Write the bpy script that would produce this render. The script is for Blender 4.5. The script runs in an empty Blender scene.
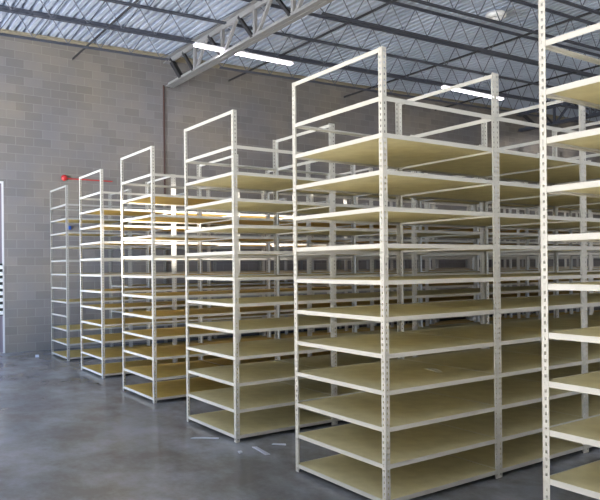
import bpy, math, random
from mathutils import Matrix, Vector
random.seed(7)
scene = bpy.context.scene
COL = scene.collection

# ------------------------------------------------------------------ helpers
class MB:
    def __init__(s): s.v = []; s.f = []
    def face(s, pts):
        n = len(s.v); s.v += [tuple(p) for p in pts]; s.f.append(tuple(range(n, n + len(pts))))
    def box(s, a, b):
        (x0, y0, z0), (x1, y1, z1) = a, b
        n = len(s.v)
        s.v += [(x0,y0,z0),(x1,y0,z0),(x1,y1,z0),(x0,y1,z0),(x0,y0,z1),(x1,y0,z1),(x1,y1,z1),(x0,y1,z1)]
        s.f += [tuple(n+i for i in q) for q in ((0,3,2,1),(4,5,6,7),(0,1,5,4),(1,2,6,5),(2,3,7,6),(3,0,4,7))]
        return s
    def prism(s, prof, p0, p1, u, w):
        """extrude a closed 2-D profile (in axes u,w) from p0 to p1"""
        p0, p1, u, w = Vector(p0), Vector(p1), Vector(u), Vector(w)
        n = len(s.v); k = len(prof)
        for p in (p0, p1):
            s.v += [tuple(p + u*a + w*b) for a, b in prof]
        for i in range(k):
            j = (i+1) % k
            s.f.append((n+i, n+j, n+k+j, n+k+i))
        s.f.append(tuple(n+i for i in reversed(range(k)))); s.f.append(tuple(n+k+i for i in range(k)))
        return s
    def bar(s, p0, p1, wd, ht, up=(0,0,1)):
        p0, p1 = Vector(p0), Vector(p1)
        d = (p1-p0).normalized(); side = d.cross(Vector(up))
        if side.length < 1e-4: side = d.cross(Vector((0,1,0)))
        side.normalize(); upv = side.cross(d)
        a, b = wd/2, ht/2
        return s.prism([(-a,-b),(a,-b),(a,b),(-a,b)], p0, p1, side, upv)
    def rod(s, p0, p1, r, n=6):
        p0, p1 = Vector(p0), Vector(p1)
        d = (p1-p0).normalized(); side = d.cross(Vector((0,0,1)))
        if side.length < 1e-4: side = Vector((1,0,0))
        side.normalize(); upv = side.cross(d)
        return s.prism([(r*math.cos(2*math.pi*i/n), r*math.sin(2*math.pi*i/n)) for i in range(n)], p0, p1, side, upv)
    def mesh(s, name, mat, recalc=True):
        me = bpy.data.meshes.new(name); me.from_pydata(s.v, [], s.f)
        if recalc:
            import bmesh
            bm = bmesh.new(); bm.from_mesh(me); bmesh.ops.recalc_face_normals(bm, faces=bm.faces); bm.to_mesh(me); bm.free()
        me.materials.append(mat); me.update()
        return me
    def obj(s, name, mat, parent=None, loc=(0,0,0), recalc=True):
        return link(name, s.mesh(name, mat, recalc), parent, loc)

def link(name, me, parent=None, loc=(0,0,0)):
    o = bpy.data.objects.new(name, me); COL.objects.link(o); o.location = loc
    if parent: o.parent = parent
    return o
def tag(o, label, cat, group=None, kind=None):
    o['label'] = label; o['category'] = cat
    if group: o['group'] = group
    if kind: o['kind'] = kind
    return o
def thing(name, label, cat, loc=(0,0,0), group=None):
    o = bpy.data.objects.new(name, None); o.empty_display_size = .1; COL.objects.link(o); o.location = loc
    return tag(o, label, cat, group)
def struct(o): o['kind'] = 'structure'; return o
def bevel(o, w=.003, seg=1):
    m = o.modifiers.new('bevel', 'BEVEL'); m.width = w; m.segments = seg; m.limit_method = 'ANGLE'

# ------------------------------------------------------------------ materials
def new_mat(name, color, rough=.5, metal=0, spec=.5):
    m = bpy.data.materials.new(name); m.use_nodes = True
    b = m.node_tree.nodes['Principled BSDF']
    b.inputs['Base Color'].default_value = (*color, 1); b.inputs['Roughness'].default_value = rough
    b.inputs['Metallic'].default_value = metal; b.inputs['Specular IOR Level'].default_value = spec
    return m
def nodes(m): return m.node_tree.nodes, m.node_tree.links, m.node_tree.nodes['Principled BSDF']
def noise_color(m, c0, c1, scale=3, detail=6, lo=.35, hi=.65, stretch=None, coord='Object'):
    N, L, B = nodes(m)
    tc = N.new('ShaderNodeTexCoord'); mp = N.new('ShaderNodeMapping')
    if stretch: mp.inputs['Scale'].default_value = stretch
    nz = N.new('ShaderNodeTexNoise'); nz.inputs['Scale'].default_value = scale; nz.inputs['Detail'].default_value = detail
    cr = N.new('ShaderNodeValToRGB')
    cr.color_ramp.elements[0].position = lo; cr.color_ramp.elements[1].position = hi
    cr.color_ramp.elements[0].color = (*c0, 1); cr.color_ramp.elements[1].color = (*c1, 1)
    L.new(tc.outputs[coord], mp.inputs['Vector']); L.new(mp.outputs[0], nz.inputs['Vector'])
    L.new(nz.outputs['Fac'], cr.inputs['Fac']); L.new(cr.outputs['Color'], B.inputs['Base Color'])
    return nz, cr

M = {}
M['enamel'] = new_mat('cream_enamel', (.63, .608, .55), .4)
M['enamel_shade'] = new_mat('shaded_cream_enamel', (.38, .375, .345), .5)  # cream enamel darkened for the wall row, its shade put into the colour
def board(name, c0, c1):
    m = new_mat(name, c0, .62, spec=.3)
    noise_color(m, c0, c1, 9, 8, .3, .7)
    return m
M['board_olive'] = board('particle_board', (.63, .555, .315), (.73, .655, .385))
M['board_amber'] = board('amber_particle_board', (.56, .405, .105), (.66, .48, .15))
M['board_mid'] = board('golden_particle_board', (.58, .46, .17), (.68, .55, .23))
M['joist'] = new_mat('dark_primed_steel', (.075, .085, .115), .55)
M['girder'] = new_mat('grey_primed_steel', (.27, .27, .27), .55)
M['rod'] = new_mat('grey_blue_rod', (.14, .155, .20), .5)
M['strut'] = new_mat('black_primed_steel', (.03, .03, .033), .6)
M['ledger'] = new_mat('tan_steel_angle', (.30, .27, .20), .6)
M['white'] = new_mat('white_plastic', (.9, .9, .9), .4)
M['scrap'] = new_mat('cloudy_plastic', (.55, .58, .68), .4)
M['paper'] = new_mat('pale_paper', (.72, .70, .60), .8)
M['frame'] = new_mat('white_door_paint', (.62, .62, .62), .5)
M['door'] = new_mat('mauve_door_paint', (.19, .16, .19), .5)
M['black'] = new_mat('black_void', (.008, .008, .008), .8)
M['red'] = new_mat('red_enamel', (.5, .03, .03), .4)
M['rust'] = new_mat('rust_brown_paint', (.075, .038, .032), .8)
M['blue'] = new_mat('blue_plastic', (.02, .10, .45), .4)
M['fixture'] = new_mat('white_fixture_steel', (.75, .75, .78), .4)
M['carton'] = board('kraft_cardboard', (.46, .37, .10), (.58, .48, .17))
def emis(name, color, s):
    m = bpy.data.materials.new(name); m.use_nodes = True
    N, L, B = nodes(m)
    B.inputs['Base Color'].default_value = (.9,.9,.9,1)
    B.inputs['Emission Color'].default_value = (*color, 1); B.inputs['Emission Strength'].default_value = s
    return m
M['apron'] = new_mat('sunlit_concrete', (.5,.49,.46), .8)
M['tube'] = emis('lit_fluorescent_tube', (1, .90, 1), 7)

# galvanized deck
m = M['deck'] = new_mat('galvanized_deck', (.6, .62, .66), .5, 0)
noise_color(m, (.46, .525, .63), (.59, .655, .77), 1.3, 5)

# polished concrete floor
m = M['floor'] = new_mat('sealed_concrete', (.2, .2, .22), .25)
nz, cr = noise_color(m, (.22, .235, .265), (.36, .375, .405), .9, 9, .3, .72)
N, L, B = nodes(m)
st = N.new('ShaderNodeTexNoise'); st.inputs['Scale'].default_value = 1.7; st.inputs['Detail'].default_value = 10; st.inputs['Roughness'].default_value = .7
tcs = N.new('ShaderNodeTexCoord'); mps = N.new('ShaderNodeMapping'); mps.inputs['Location'].default_value = (3.1,7.7,0); mps.inputs['Scale'].default_value = (1,.7,1)
L.new(tcs.outputs['Object'], mps.inputs[0]); L.new(mps.outputs[0], st.inputs['Vector'])
sr = N.new('ShaderNodeValToRGB'); sr.color_ramp.elements[0].position = .4; sr.color_ramp.elements[1].position = .62
sr.color_ramp.elements[0].color = (.62,.58,.53,1); sr.color_ramp.elements[1].color = (1.05,1.05,1.08,1); L.new(st.outputs['Fac'], sr.inputs['Fac'])
mxs = N.new('ShaderNodeMix'); mxs.data_type = 'RGBA'; mxs.blend_type = 'MULTIPLY'; mxs.inputs['Factor'].default_value = 1
L.new(cr.outputs['Color'], mxs.inputs['A']); L.new(sr.outputs['Color'], mxs.inputs['B']); L.new(mxs.outputs['Result'], B.inputs['Base Color'])
nz2 = N.new('ShaderNodeTexNoise'); nz2.inputs['Scale'].default_value = 3.3; nz2.inputs['Detail'].default_value = 8
tc = N.new('ShaderNodeTexCoord'); L.new(tc.outputs['Object'], nz2.inputs['Vector'])
mr = N.new('ShaderNodeMapRange'); mr.inputs['To Min'].default_value = .12; mr.inputs['To Max'].default_value = .30
L.new(nz2.outputs['Fac'], mr.inputs['Value']); L.new(mr.outputs[0], B.inputs['Roughness'])
bp = N.new('ShaderNodeBump'); bp.inputs['Strength'].default_value = .04; bp.inputs['Distance'].default_value = .02
L.new(nz2.outputs['Fac'], bp.inputs['Height']); L.new(bp.outputs[0], B.inputs['Normal'])

# concrete block wall
def block_mat(name, axis):
    m = new_mat(name, (.3,.3,.3), .85, spec=.2)
    N, L, B = nodes(m)
    tc = N.new('ShaderNodeTexCoord'); sp = N.new('ShaderNodeSeparateXYZ'); cb = N.new('ShaderNodeCombineXYZ')
    L.new(tc.outputs['Object'], sp.inputs[0]); L.new(sp.outputs[axis], cb.inputs['X']); L.new(sp.outputs['Z'], cb.inputs['Y'])
    br = N.new('ShaderNodeTexBrick'); L.new(cb.outputs[0], br.inputs['Vector'])
    br.inputs['Scale'].default_value = 1; br.inputs['Brick Width'].default_value = .335; br.inputs['Row Height'].default_value = .1675
    br.inputs['Mortar Size'].default_value = .008; br.inputs['Mortar Smooth'].default_value = .4; br.inputs['Bias'].default_value = 0
    br.inputs['Color1'].default_value = (.20,.189,.18,1); br.inputs['Color2'].default_value = (.245,.232,.222,1)
    br.inputs['Mortar'].default_value = (.265,.254,.246,1)
    nz = N.new('ShaderNodeTexNoise'); nz.inputs['Scale'].default_value = .8; nz.inputs['Detail'].default_value = 8
    L.new(tc.outputs['Object'], nz.inputs['Vector'])
    cr = N.new('ShaderNodeValToRGB'); L.new(nz.outputs['Fac'], cr.inputs['Fac'])
    cr.color_ramp.elements[0].position = .33; cr.color_ramp.elements[1].position = .7
    cr.color_ramp.elements[0].color = (.84,.86,.92,1); cr.color_ramp.elements[1].color = (1.08,1.02,.9,1)
    mx = N.new('ShaderNodeMix'); mx.data_type = 'RGBA'; mx.blend_type = 'MULTIPLY'; mx.inputs['Factor'].default_value = 1
    L.new(br.outputs['Color'], mx.inputs['A']); L.new(cr.outputs['Color'], mx.inputs['B'])
    L.new(mx.outputs['Result'], B.inputs['Base Color'])
    bp = N.new('ShaderNodeBump'); bp.inputs['Strength'].default_value = .35; bp.inputs['Distance'].default_value = .01
    iv = N.new('ShaderNodeMath'); iv.operation = 'SUBTRACT'; iv.inputs[0].default_value = 1
    L.new(br.outputs['Fac'], iv.inputs[1]); L.new(iv.outputs[0], bp.inputs['Height']); L.new(bp.outputs[0], B.inputs['Normal'])
    return m
M['wall'] = block_mat('concrete_block_x', 'X'); M['wall_y'] = block_mat('concrete_block_y', 'Y')

# ------------------------------------------------------------------ camera (fitted)
F, YAW, Y0, ROLL, HC = 665.62, math.radians(34.709), 265.52, math.radians(.58), 1.6235
cam = bpy.data.cameras.new('camera'); co = bpy.data.objects.new('camera', cam); COL.objects.link(co)
cam.sensor_width = 36; cam.lens = F/600*36; cam.shift_y = (Y0-250)/600; cam.shift_x = .5/600; cam.clip_end = 200
co.matrix_world = Matrix.Translation((0,0,HC)) @ Matrix.Rotation(-YAW,4,'Z') @ Matrix.Rotation(math.pi/2,4,'X') @ Matrix.Rotation(-ROLL,4,'Z')
scene.camera = co

# ------------------------------------------------------------------ room shell
YW, XL, XR, YB = 13.75, -9., 28., -9.
SL = .0256
def rise(x): return SL*(x-6)
def zdeck(x): return 6.29 + rise(x)
struct(MB().box((XL,YB,-.15),(XR,YW+.2,0)).obj('floor', M['floor']))
DX0, DX1, DZ = 1.55, 2.62, 3.30           # door opening in the block wall
w = MB()
w.box((XL,YW,0),(DX0,YW+.2,zdeck(XL)-.02))
w.prism([(DX1,0),(XR,0),(XR,zdeck(XR)-.03),(DX1,zdeck(DX1)-.03)], (0,YW,0), (0,YW+.2,0), (1,0,0), (0,0,1))
w.prism([(DX0,DZ),(DX1,DZ),(DX1,zdeck(DX1)-.03),(DX0,zdeck(DX0)-.03)], (0,YW,0), (0,YW+.2,0), (1,0,0), (0,0,1))
struct(w.obj('wall_back', M['wall']))
struct(MB().box((XR,YB,0),(XR+.2,YW+.2,zdeck(XR))).obj('wall_right', M['wall_y']))
struct(MB().box((XL,YB-.2,0),(XR,YB,2.5)).obj('light_screen_front', M['wall']))          # unseen half-height wall added to keep low sky light out of the gaps
struct(MB().box((XL-.2,YB-.2,0),(XL,-1.5,2.5)).obj('light_screen_left', M['wall_y']))  # second unseen half-height wall, added to darken the deep shelving
# ribbed steel roof deck
prof = []
x = XL
while x < XR:
    for dx, dz in ((0,0),(.078,0),(.080,.085),(.1504,.085)): prof.append((x+dx, zdeck(x+dx)+dz))
    x += .1524
d = MB()
for (xa, za), (xb, zb) in zip(prof, prof[1:]):
    d.face([(xa,YB,za),(xa,YW+.2,za),(xb,YW+.2,zb),(xb,YB,zb)])
d.face([(XL,YB,zdeck(XL)+.12),(XR,YB,zdeck(XR)+.12),(XR,YW+.2,zdeck(XR)+.12),(XL,YW+.2,zdeck(XL)+.12)])
struct(d.obj('ceiling', M['deck'], recalc=False))
# steel ledger angle where the deck meets the block wall
l = MB().prism([(0,0),(-.10,0),(-.10,-.012),(-.012,-.012),(-.012,-.10),(0,-.10)], (XL,YW,zdeck(XL)-.002), (XR,YW,zdeck(XR)-.002), (0,1,0), (0,0,1))
struct(l.obj('trim_1', M['ledger']))

# door in the block wall: frame, leaf, louvre slats
dr = bpy.data.objects.new('door_1', None); COL.objects.link(dr); dr.location = (DX0,YW,0); struct(dr)
W_ = DX1-DX0
fr = MB(); fr.box((0,-.004,0),(.06,.12,DZ)); fr.box((W_-.03,-.004,0),(W_,.12,DZ)); fr.box((.06,-.004,DZ-.04),(W_-.03,.12,DZ))
fr.obj('door_frame', M['frame'], dr)
MB().box((.06,.03,.01),(W_-.03,.06,DZ-.04)).obj('door_leaf', M['door'], dr)
MB().box((.14,.005,.72),(W_-.03,.02,1.72)).obj('louvre_backing', M['black'], dr)
for i in range(8):
    z = .75+.125*i
    s = MB(); s.prism([(0,0),(-.03,-.01),(-.034,.05),(-.004,.06)], (.14,.004,z), (W_-.03,.004,z), (0,1,0), (0,0,1))
    s.obj('louvre_slat', M['white'], dr)

# ------------------------------------------------------------------ roof steel
def joist(x0, x1, y, label):
    t = thing('roof_joist', label, 'roof joist', (0, y, 0), 'bar joists under the roof deck')
    zt = lambda x: 6.285 + rise(x); zb = lambda x: 5.78 + rise(x)
    e = .12
    m = MB()
    for s in (-1, 1):
        L_ = [(s*.012,0),(s*.048,0),(s*.048,-.006),(s*.018,-.006),(s*.018,-.036),(s*.012,-.036)]
        m.prism(L_, (x0,0,zt(x0)), (x1,0,zt(x1)), (0,1,0), (0,0,1))
    m.obj('top_chord', M['joist'], t)
    m = MB()
    for s in (-1, 1):
        L_ = [(s*.012,0),(s*.042,0),(s*.042,.006),(s*.018,.006),(s*.018,.032),(s*.012,.032)]
        m.prism(L_, (x0+.55,0,zb(x0+.55)), (x1-.55,0,zb(x1-.55)), (0,1,0), (0,0,1))
    m.obj('bottom_chord', M['joist'], t)
    m = MB(); p = .30
    n = int((x1-x0-1.2)/p); pts = [(x0+.02, zt(x0)-.04)]
    for i in range(n+1):
        xx = x0+.6+i*p
        pts.append((xx, zb(xx)+.025 if i % 2 == 0 else zt(xx)-.03))
    pts.append((x1-.02, zt(x1)-.04))
    for (xa, za), (xb, zb_) in zip(pts, pts[1:]):
        m.rod((xa,0,za),(xb,0,zb_), .009, 6)
    m.obj('bent_web_rod', M['rod'], t)
    return t
XG, XG2 = 6.06, 18.3
ORD = ['nearest the wall', 'second from the wall', 'third from the wall', 'fourth from the wall',
       'fifth from the wall', 'sixth from the wall', 'seventh from the wall', 'eighth from the wall']
for k in range(5): joist(-6.1, XG-.03, 12.45-1.2*k, 'dark steel bar joist on the door side of the grey girder, ' + ORD[k])
for k in range(8): joist(XG+.03, XG2-.03, 12.45-1.2*k, 'dark steel bar joist between the two roof girders, ' + ORD[k])
for k in range(5): joist(XG2+.03, XR-.02, 12.45-1.2*k, 'dark steel bar joist beyond the far girder, ' + ORD[k])

def girder(xg, label, y_end, mat):
    t = thing('roof_girder', label, 'roof girder', (xg, YW, 0))
    zt = 6.235 + rise(xg); zb = 5.60 + rise(xg)
    m = MB()
    for s in (-1, 1):
        L_ = [(s*.012,0),(s*.11,0),(s*.11,-.012),(s*.024,-.012),(s*.024,-.11),(s*.012,-.11)]
        m.prism(L_, (0,-.002,zt), (0,y_end-YW,zt), (1,0,0), (0,0,1))
    m.obj('top_chord', mat, t)
    m = MB()
    for s in (-1, 1):
        L_ = [(s*.012,0),(s*.10,0),(s*.10,.012),(s*.024,.012),(s*.024,.10),(s*.012,.10)]
        m.prism(L_, (0,-.002,zb), (0,y_end-YW,zb), (1,0,0), (0,0,1))
    m.obj('bottom_chord', mat, t)
    y = 12.45
    first = True
    while y > y_end + .8:
        yl = y-YW
        MB().bar((0,yl,zb+.04),(0,yl,zt-.04), .06, .06, (0,1,0)).obj('vertical_strut', mat, t)
        for s in (-1, 1):
            dk = M['strut'] if s > 0 else mat
            MB().bar((0,yl+s*.06,zb+.05),(0,yl+s*.56,zt-.06), .055, .055).obj('diagonal_strut', dk, t)
        y -= 1.2
    MB().bar((0,-.12,zt-.06),(0,-.65,zb+.05), .09, .09).obj('end_diagonal', M['strut'], t)
    MB().box((-.14,-.2,zt-.13),(.14,-.002,zt-.11)).obj('bearing_plate', mat, t)
    return t
girder(XG, 'grey steel truss girder running out from the block wall above the fluorescent light', -2, M['girder'])
girder(XG2, 'dark steel truss girder deep behind the shelving, farther along the block wall', 3, M['joist'])

for i, (xb, lab) in enumerate(((3.95, 'dark bracing angle under the joists on the door side of the grey girder'),
                  (7.55, 'dark bracing angle under the joists just past the grey girder'),
                  (11.0, 'dark bracing angle under the joists, second past the grey girder'),
                  (14.4, 'dark bracing angle under the joists, third past the grey girder'))):
    z = 5.95+rise(xb)
    m = MB().prism([(0,0),(.045,0),(.045,-.006),(.006,-.006),(.006,-.045),(0,-.045)], (xb,YW,z), (xb,4.,z), (1,0,0), (0,0,1))
    tag(m.obj('bracing_angle', M['strut']), lab, 'roof bracing', 'bracing angles under the joists')

# fluorescent strips
def fixture(x0, x1, y, label):
    z = 5.735 + rise((x0+x1)/2)
    t = thing('fluorescent_light', label, 'light', ((x0+x1)/2, y, z), 'fluorescent strip lights')
    a = (x1-x0)/2
    MB().prism([(-.055,.035),(.055,.035),(.045,.008),(-.045,.008)], (-a,0,0), (a,0,0), (0,1,0), (0,0,1)).obj('housing', M['fixture'], t)
    m = MB(); m.rod((-a+.02,-.035,-.012),(a-.02,-.035,-.012), .019, 12); m.rod((-a+.02,.035,-.012),(a-.02,.035,-.012), .019, 12)
    m.obj('tubes', M['tube'], t)
    for xx in (-a*.7, a*.7):
        MB().rod((xx,0,.035),(xx,0,.06), .01).obj('hanger', M['fixture'], t)
    return t
fixture(5.46, 7.66, 11.25, 'lit fluorescent strip passing behind the grey girder')
fixture(12.05, 14.3, 11.25, 'lit fluorescent strip above the long shelves, away from the grey girder')

# ------------------------------------------------------------------ shelving
HP = 3.065                      # post height
D, BW = 1.0592, 1.1425          # depth, bay width
LV = [.0385 + .24428*i for i in range(12)]   # beam centre heights
LEG, TH, BH = .038, .0035, .030
LV[0] += .008
def slotted(m, o, u, nrm, zh, width=LEG):
    """one perforated leg: starts at o, width along u, thickness along nrm"""
    o, u, nrm = Vector(o), Vector(u), Vector(nrm)
    p = .0381; hw, hh = .0055, .0085
    c = width*.55
    def P(a, z, t): return o + u*a + nrm*t + Vector((0,0,z))
    n = int(zh/p); z0 = (zh-n*p)/2
    for t in (0, TH):
        if z0 > 1e-4:
            m.face([P(0,0,t),P(width,0,t),P(width,z0,t),P(0,z0,t)])
            m.face([P(0,zh-z0,t),P(width,zh-z0,t),P(width,zh,t),P(0,zh,t)])
        for i in range(n):
            a0 = z0+i*p; a1 = a0+p; zc = (a0+a1)/2
            m.face([P(0,a0,t),P(c-hw,zc-hh,t),P(c-hw,zc+hh,t),P(0,a1,t)])
            m.face([P(width,a0,t),P(width,a1,t),P(c+hw,zc+hh,t),P(c+hw,zc-hh,t)])
            m.face([P(0,a0,t),P(width,a0,t),P(c+hw,zc-hh,t),P(c-hw,zc-hh,t)])
            m.face([P(0,a1,t),P(c-hw,zc+hh,t),P(c+hw,zc+hh,t),P(width,a1,t)])
    for i in range(n):
        zc = z0+(i+.5)*p
        q = [(c-hw,zc-hh),(c+hw,zc-hh),(c+hw,zc+hh),(c-hw,zc+hh)]
        for (a, b), (e, f) in zip(q, q[1:]+q[:1]):
            m.face([P(a,b,0),P(e,f,0),P(e,f,TH),P(a,b,TH)])
    m.face([P(0,0,0),P(0,0,TH),P(0,zh,TH),P(0,zh,0)]); m.face([P(width,0,0),P(width,zh,0),P(width,zh,TH),P(width,0,TH)])
    m.face([P(0,0,0),P(width,0,0),P(width,0,TH),P(0,0,TH)]); m.face([P(0,zh,0),P(0,zh,TH),P(width,zh,TH),P(width,zh,0)])
POST = {}
for side in (0, 1):                              # 0 near face (-Y), 1 far face (+Y); origin on the outer face
    s = 1 if side == 0 else -1
    m = MB(); slotted(m, (0,0,0), (1,0,0), (0,s,0), HP); slotted(m, (0,0,0), (0,s,0), (1,0,0), HP)
    POST['end', side] = m.mesh('angle_post', M['enamel'], False)
    m = MB(); slotted(m, (0,0,0), (1,0,0), (0,s,0), HP); slotted(m, (0,0,0), (-1,0,0), (0,s,0), HP)
    slotted(m, (-TH/2,0,0), (0,s,0), (1,0,0), HP)
    POST['tee', side] = m.mesh('tee_post', M['enamel'], False)
def long_beam(length, s):
    m = MB(); h = BH/2
    m.prism([(0,-h),(s*.003,-h),(s*.003,-.004),(s*.03,-.004),(s*.03,-.001),(s*.003,-.001),(s*.003,h),(0,h)], (.005,0,0), (length-.005,0,0), (0,1,0), (0,0,1))
    return m.mesh('shelf_beam', M['enamel'])
BEAM = {0: long_beam(BW, 1), 1: long_beam(BW, -1)}
def side_beam(flange):
    m = MB(); h = BH/2; a, b = .004, D-.004
    pr = [(0,-h),(.003,-h),(.003,-.004),(.03,-.004),(.03,-.001),(.003,-.001),(.003,h),(0,h)] if flange else [(0,-h),(.004,-h),(.004,h),(0,h)]
    m.prism(pr, (0,a,0), (0,b,0), (1,0,0), (0,0,1))
    return m.mesh('side_beam', M['enamel'])
SIDE = {'end': side_beam(True), 'tee': side_beam(False)}
def board_mesh(mat):
    t = MB().box((.009,.010,0),(BW-.004,D-.010,.0155)).mesh('shelf_board', mat)
    return t
BOARD = {k: board_mesh(M[k]) for k in ('board_olive', 'board_amber', 'board_mid')}
def recolor(me, mat):
    c = me.copy(); c.materials[0] = mat; return c
SETS = {'enamel': (POST, BEAM, SIDE)}
SETS['enamel_shade'] = tuple({k: recolor(v, M['enamel_shade']) for k, v in d.items()} for d in SETS['enamel'])

def shelving_row(x0, y0, bays, label, bmat, skip=(), own=7, paint='enamel'):
    """x0,y0 = outer near corner of the end frame; the first `own` bays get a mesh per part, the rest one mesh per kind"""
    t = thing('shelving_row', label, 'shelving', (x0, y0, 0), 'rows of cream steel shelving')
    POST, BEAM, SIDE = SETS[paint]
    own = min(own, bays)
    for fi in range(own+1):
        kind = 'end' if fi == 0 else 'tee'
        x = fi*BW
        for s in (0, 1):
            link('upright_post', POST[kind, s], t, (x, s*D, 0))
        xo = TH+.0003 if kind == 'end' else .002
        for z in LV: link('side_beam', SIDE[kind], t, (x+xo, 0, z))
        link('top_bar', SIDE[kind], t, (x+xo, 0, HP-BH/2))
    for b in range(own):
        for i, z in enumerate(LV):
            if (b, i) in skip: continue
            link('front_beam', BEAM[0], t, (b*BW, TH+.0003, z))
            link('rear_beam', BEAM[1], t, (b*BW, D-TH-.0003, z))
            if i < 11: link('shelf_board', BOARD[bmat], t, (b*BW, 0, z-.0008))
    if bays > own:
        def merged(name, items, mat):
            m = MB()
            for me, loc in items:
                n = len(m.v); m.v += [tuple(v.co + Vector(loc)) for v in me.vertices]
                m.f += [tuple(n+i for i in p.vertices) for p in me.polygons]
            o = m.obj(name, mat, t, recalc=False); o['kind'] = 'stuff'
        posts, sides, beams, boards = [], [], [], []
        for fi in range(own+1, bays+1):
            for s in (0, 1): posts.append((POST['tee', s], (fi*BW, s*D, 0)))
            for z in LV+[HP-BH/2]: sides.append((SIDE['tee'], (fi*BW+.002, 0, z)))
        for b in range(own, bays):
            for i, z in enumerate(LV):
                beams.append((BEAM[0], (b*BW, TH+.0003, z))); beams.append((BEAM[1], (b*BW, D-TH-.0003, z)))
                if i < 11: boards.append((BOARD[bmat], (b*BW, 0, z-.0008)))
        # posts one by one (few), the many beams and boards as one part each
        for me, loc in posts: link('upright_post', me, t, loc)
        merged('side_beam', sides, M[paint]); merged('front_beam', beams, M[paint]); merged('shelf_board', boards, M[bmat])
    return t
X0 = [3.2600, 3.1630, 3.0706, 2.9924, 2.9570, 2.9187]
YR = [11.8132, 9.6502, 7.4986, 5.3690, 3.2906, 1.0125]
shelving_row(X0[0], YR[0], 13, 'shade-toned cream steel shelving row along the block wall, with gaps in its end bay', 'board_mid', skip={(0,3),(0,5)}, paint='enamel_shade')
shelving_row(X0[1], YR[1], 12, 'cream steel shelving row with orange boards, second from the wall', 'board_amber')
shelving_row(X0[2], YR[2], 10, 'cream steel shelving row with amber boards, third out from the block wall', 'board_amber')
shelving_row(X0[3], YR[3], 8, 'cream steel shelving row with olive boards, fourth out from the block wall', 'board_olive')
shelving_row(X0[4], YR[4], 5, 'large cream shelving row with its whole end frame in view, fifth from the wall', 'board_olive')
shelving_row(X0[5], YR[5], 2, 'nearest cream steel shelving row, cut off by the edge of the picture', 'board_olive')

# ------------------------------------------------------------------ small things
tag(MB().rod((5.92,YW-.02,0),(5.92,YW-.02,5.62+rise(6)), .02, 8).obj('wall_pipe', M['rust']), 'thin rust brown pipe running down the block wall below the grey girder', 'pipe')
t = thing('fire_bell', 'small red bell fixed high on the block wall above the farthest shelving row', 'alarm bell', (3.76,YW,3.44))
m = MB(); n = 20
for (r0, y0), (r1, y1) in zip([(.001,-.07),(.03,-.067),(.055,-.05),(.062,-.025)], [(.03,-.067),(.055,-.05),(.062,-.025),(.062,-.015)]):
    for i in range(n):
        a, b = 2*math.pi*i/n, 2*math.pi*(i+1)/n
        m.face([(r0*math.cos(a),y0,r0*math.sin(a)),(r1*math.cos(a),y1,r1*math.sin(a)),(r1*math.cos(b),y1,r1*math.sin(b)),(r0*math.cos(b),y0,r0*math.sin(b))])
m.obj('gong', M['red'], t)
MB().box((-.045,-.03,-.045),(.045,0,.045)).obj('back_box', M['red'], t)
tag(MB().rod((3.80,YW-.015,3.43),(4.75,YW-.015,3.43), .012, 8).obj('wall_conduit', M['red']), 'thin red conduit running along the block wall from the red bell', 'conduit')
t = MB().box((3.81,YW-.05,2.40),(3.88,YW,2.47)).obj('switch_box', M['blue']); bevel(t, .006)
tag(t, 'small blue box on the block wall, seen through the farthest shelving row', 'electrical box')

# round white fitting under the roof
t = thing('ceiling_fitting', 'round white fitting hanging from the roof deck between dark joists', 'ceiling fitting', (10.2,8.16,zdeck(10.2)))
m = MB(); R1, r1 = .14, .055
for i in range(24):
    for j in range(8):
        def tp(i, j):
            a, b = 2*math.pi*i/24, 2*math.pi*j/8
            return ((R1+r1*math.cos(b))*math.cos(a), (R1+r1*math.cos(b))*math.sin(a), -.11+r1*math.sin(b))
        m.face([tp(i,j),tp(i+1,j),tp(i+1,j+1),tp(i,j+1)])
m.obj('ring', M['white'], t)
MB().rod((0,0,-.10),(0,0,0), .012).obj('stem', M['white'], t)
m = MB(); m.bar((-.12,0,-.10),(.12,0,-.10), .03, .012); m.bar((0,-.12,-.10),(0,.12,-.10), .03, .012); m.obj('cross_bracket', M['white'], t)

# scraps on the floor
def scrap(pts, label, h=.006, cat='scrap'):
    m = MB(); n = len(pts)
    m.face([(x,y,h) for x, y in pts]); m.face([(x,y,.0005) for x, y in reversed(pts)])
    for (a, b), (c, e) in zip(pts, pts[1:]+pts[:1]): m.face([(a,b,.0005),(c,e,.0005),(c,e,h),(a,b,h)])
    return tag(m.obj('plastic_scrap', M['scrap']), label, cat, 'white scraps on the floor')
scrap([(2.72,5.76),(2.80,5.70),(2.92,5.59),(2.94,5.61),(2.84,5.72),(2.76,5.77)], 'curled white plastic strip on the floor in front of the fourth shelving row end')
scrap([(2.84,5.04),(2.87,5.04),(2.88,5.08),(2.85,5.09)], 'tiny white chip on the floor beside the corner post of the fourth row', .012)
scrap([(3.03,5.15),(3.07,5.13),(3.05,4.98),(3.04,4.86),(3.00,4.87),(3.02,5.02)], 'larger white plastic scrap on the floor between the fourth and fifth rows')
scrap([(3.22,5.12),(3.25,5.14),(3.33,5.06),(3.31,5.02)], 'short white plastic scrap on the floor beneath the front of the fourth row')
scrap([(2.93,12.70),(2.99,12.69),(3.0,12.75),(2.95,12.77)], 'white crumpled scrap on the floor by the far corner of the wall row', .04)

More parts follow.
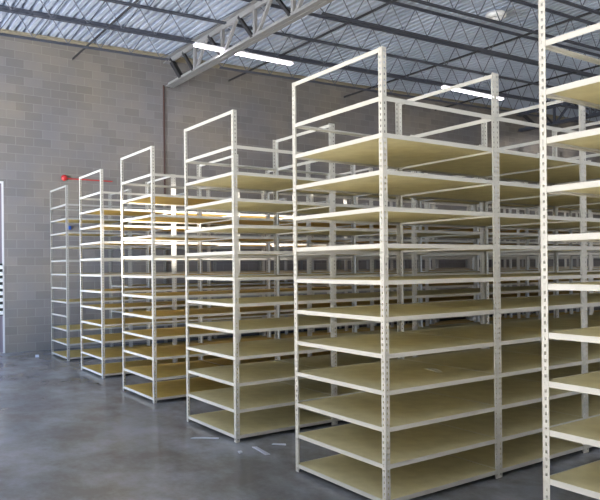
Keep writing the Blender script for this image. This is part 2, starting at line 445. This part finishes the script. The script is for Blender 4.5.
# pale slip of paper lying on a board of the fifth row
m = MB(); zt_ = LV[3]-.0008+.0155
pp = [(3.86,3.83,.001),(3.90,3.81,.002),(3.86,3.68,.012),(3.83,3.60,.002),(3.79,3.62,.001),(3.82,3.72,.010)]
m.face([(x,y,zt_+z+.0012) for x, y, z in pp]); m.face([(x,y,zt_+z*.9+.0002) for x, y, z in reversed(pp)])
for (x,y,z), (x2,y2,z2) in zip(pp, pp[1:]+pp[:1]): m.face([(x,y,zt_+z*.9+.0002),(x2,y2,zt_+z2*.9+.0002),(x2,y2,zt_+z2+.0012),(x,y,zt_+z+.0012)])
tag(m.obj('paper_slip', M['paper']), 'pale curled paper slip lying on a board of the large near shelving row', 'paper')

# ------------------------------------------------------------------ light
# unseen concrete apron outside the open side, added to bounce sunlight indoors
struct(MB().box((-45,-30,-.35),(XL,30,-.2)).obj('ground', M['apron']))
struct(MB().box((XL,-30,-.35),(XR,YB,-.2)).obj('ground', M['apron']))
wd = bpy.data.worlds.new('world'); scene.world = wd; wd.use_nodes = True
bg = wd.node_tree.nodes['Background']; bg.inputs['Color'].default_value = (.88,.93,1,1); bg.inputs['Strength'].default_value = .9
sl = bpy.data.lights.new('sun', 'SUN'); sl.energy = 61; sl.color = (1,.94,.84); sl.angle = math.radians(.6)
sn = bpy.data.objects.new('sun', sl); COL.objects.link(sn); sn.location = (-20,0,15)
sn.rotation_euler = Vector((1,.85,-.65)).to_track_quat('-Z','Y').to_euler()
def area(name, loc, target, sx, sy, power, color, spread=180):
    l = bpy.data.lights.new(name, 'AREA'); l.shape = 'RECTANGLE'; l.size = sx; l.size_y = sy; l.energy = power; l.color = color
    l.spread = math.radians(spread)
    o = bpy.data.objects.new(name, l); COL.objects.link(o); o.location = loc
    o.rotation_euler = (Vector(target)-Vector(loc)).to_track_quat('-Z','Y').to_euler()
    return o
area('sky_fill_panel', (-5,9.5,1.5), (4,13.3,1.0), 2.6, 2.6, 330, (.48,.66,1), 120)  # added out-of-view panel, standing in for cool daylight on the lower wall
# narrow spot added out of view to brighten a patch of the second row
s = bpy.data.lights.new('patch_spot', 'SPOT'); s.energy = 70000; s.color = (1,.93,.86); s.spot_size = math.radians(7); s.spot_blend = .7; s.shadow_soft_size = .05
so = bpy.data.objects.new('patch_spot', s); COL.objects.link(so); so.location = (-8,5.4,.5)
so.rotation_euler = (Vector((5.4,9.65,2.4))-so.location).to_track_quat('-Z','Y').to_euler()
for i, xx in enumerate((6.56, 13.2)):
    area('fluorescent_glow', (xx,11.25,5.64+rise(xx)), (xx,11.25,0), 2.2, .1, 45, (1,.95,1))

vs = scene.view_settings
vs.view_transform = 'Standard'; vs.look = 'None'; vs.gamma = 1; vs.use_curve_mapping = False; vs.exposure = .28
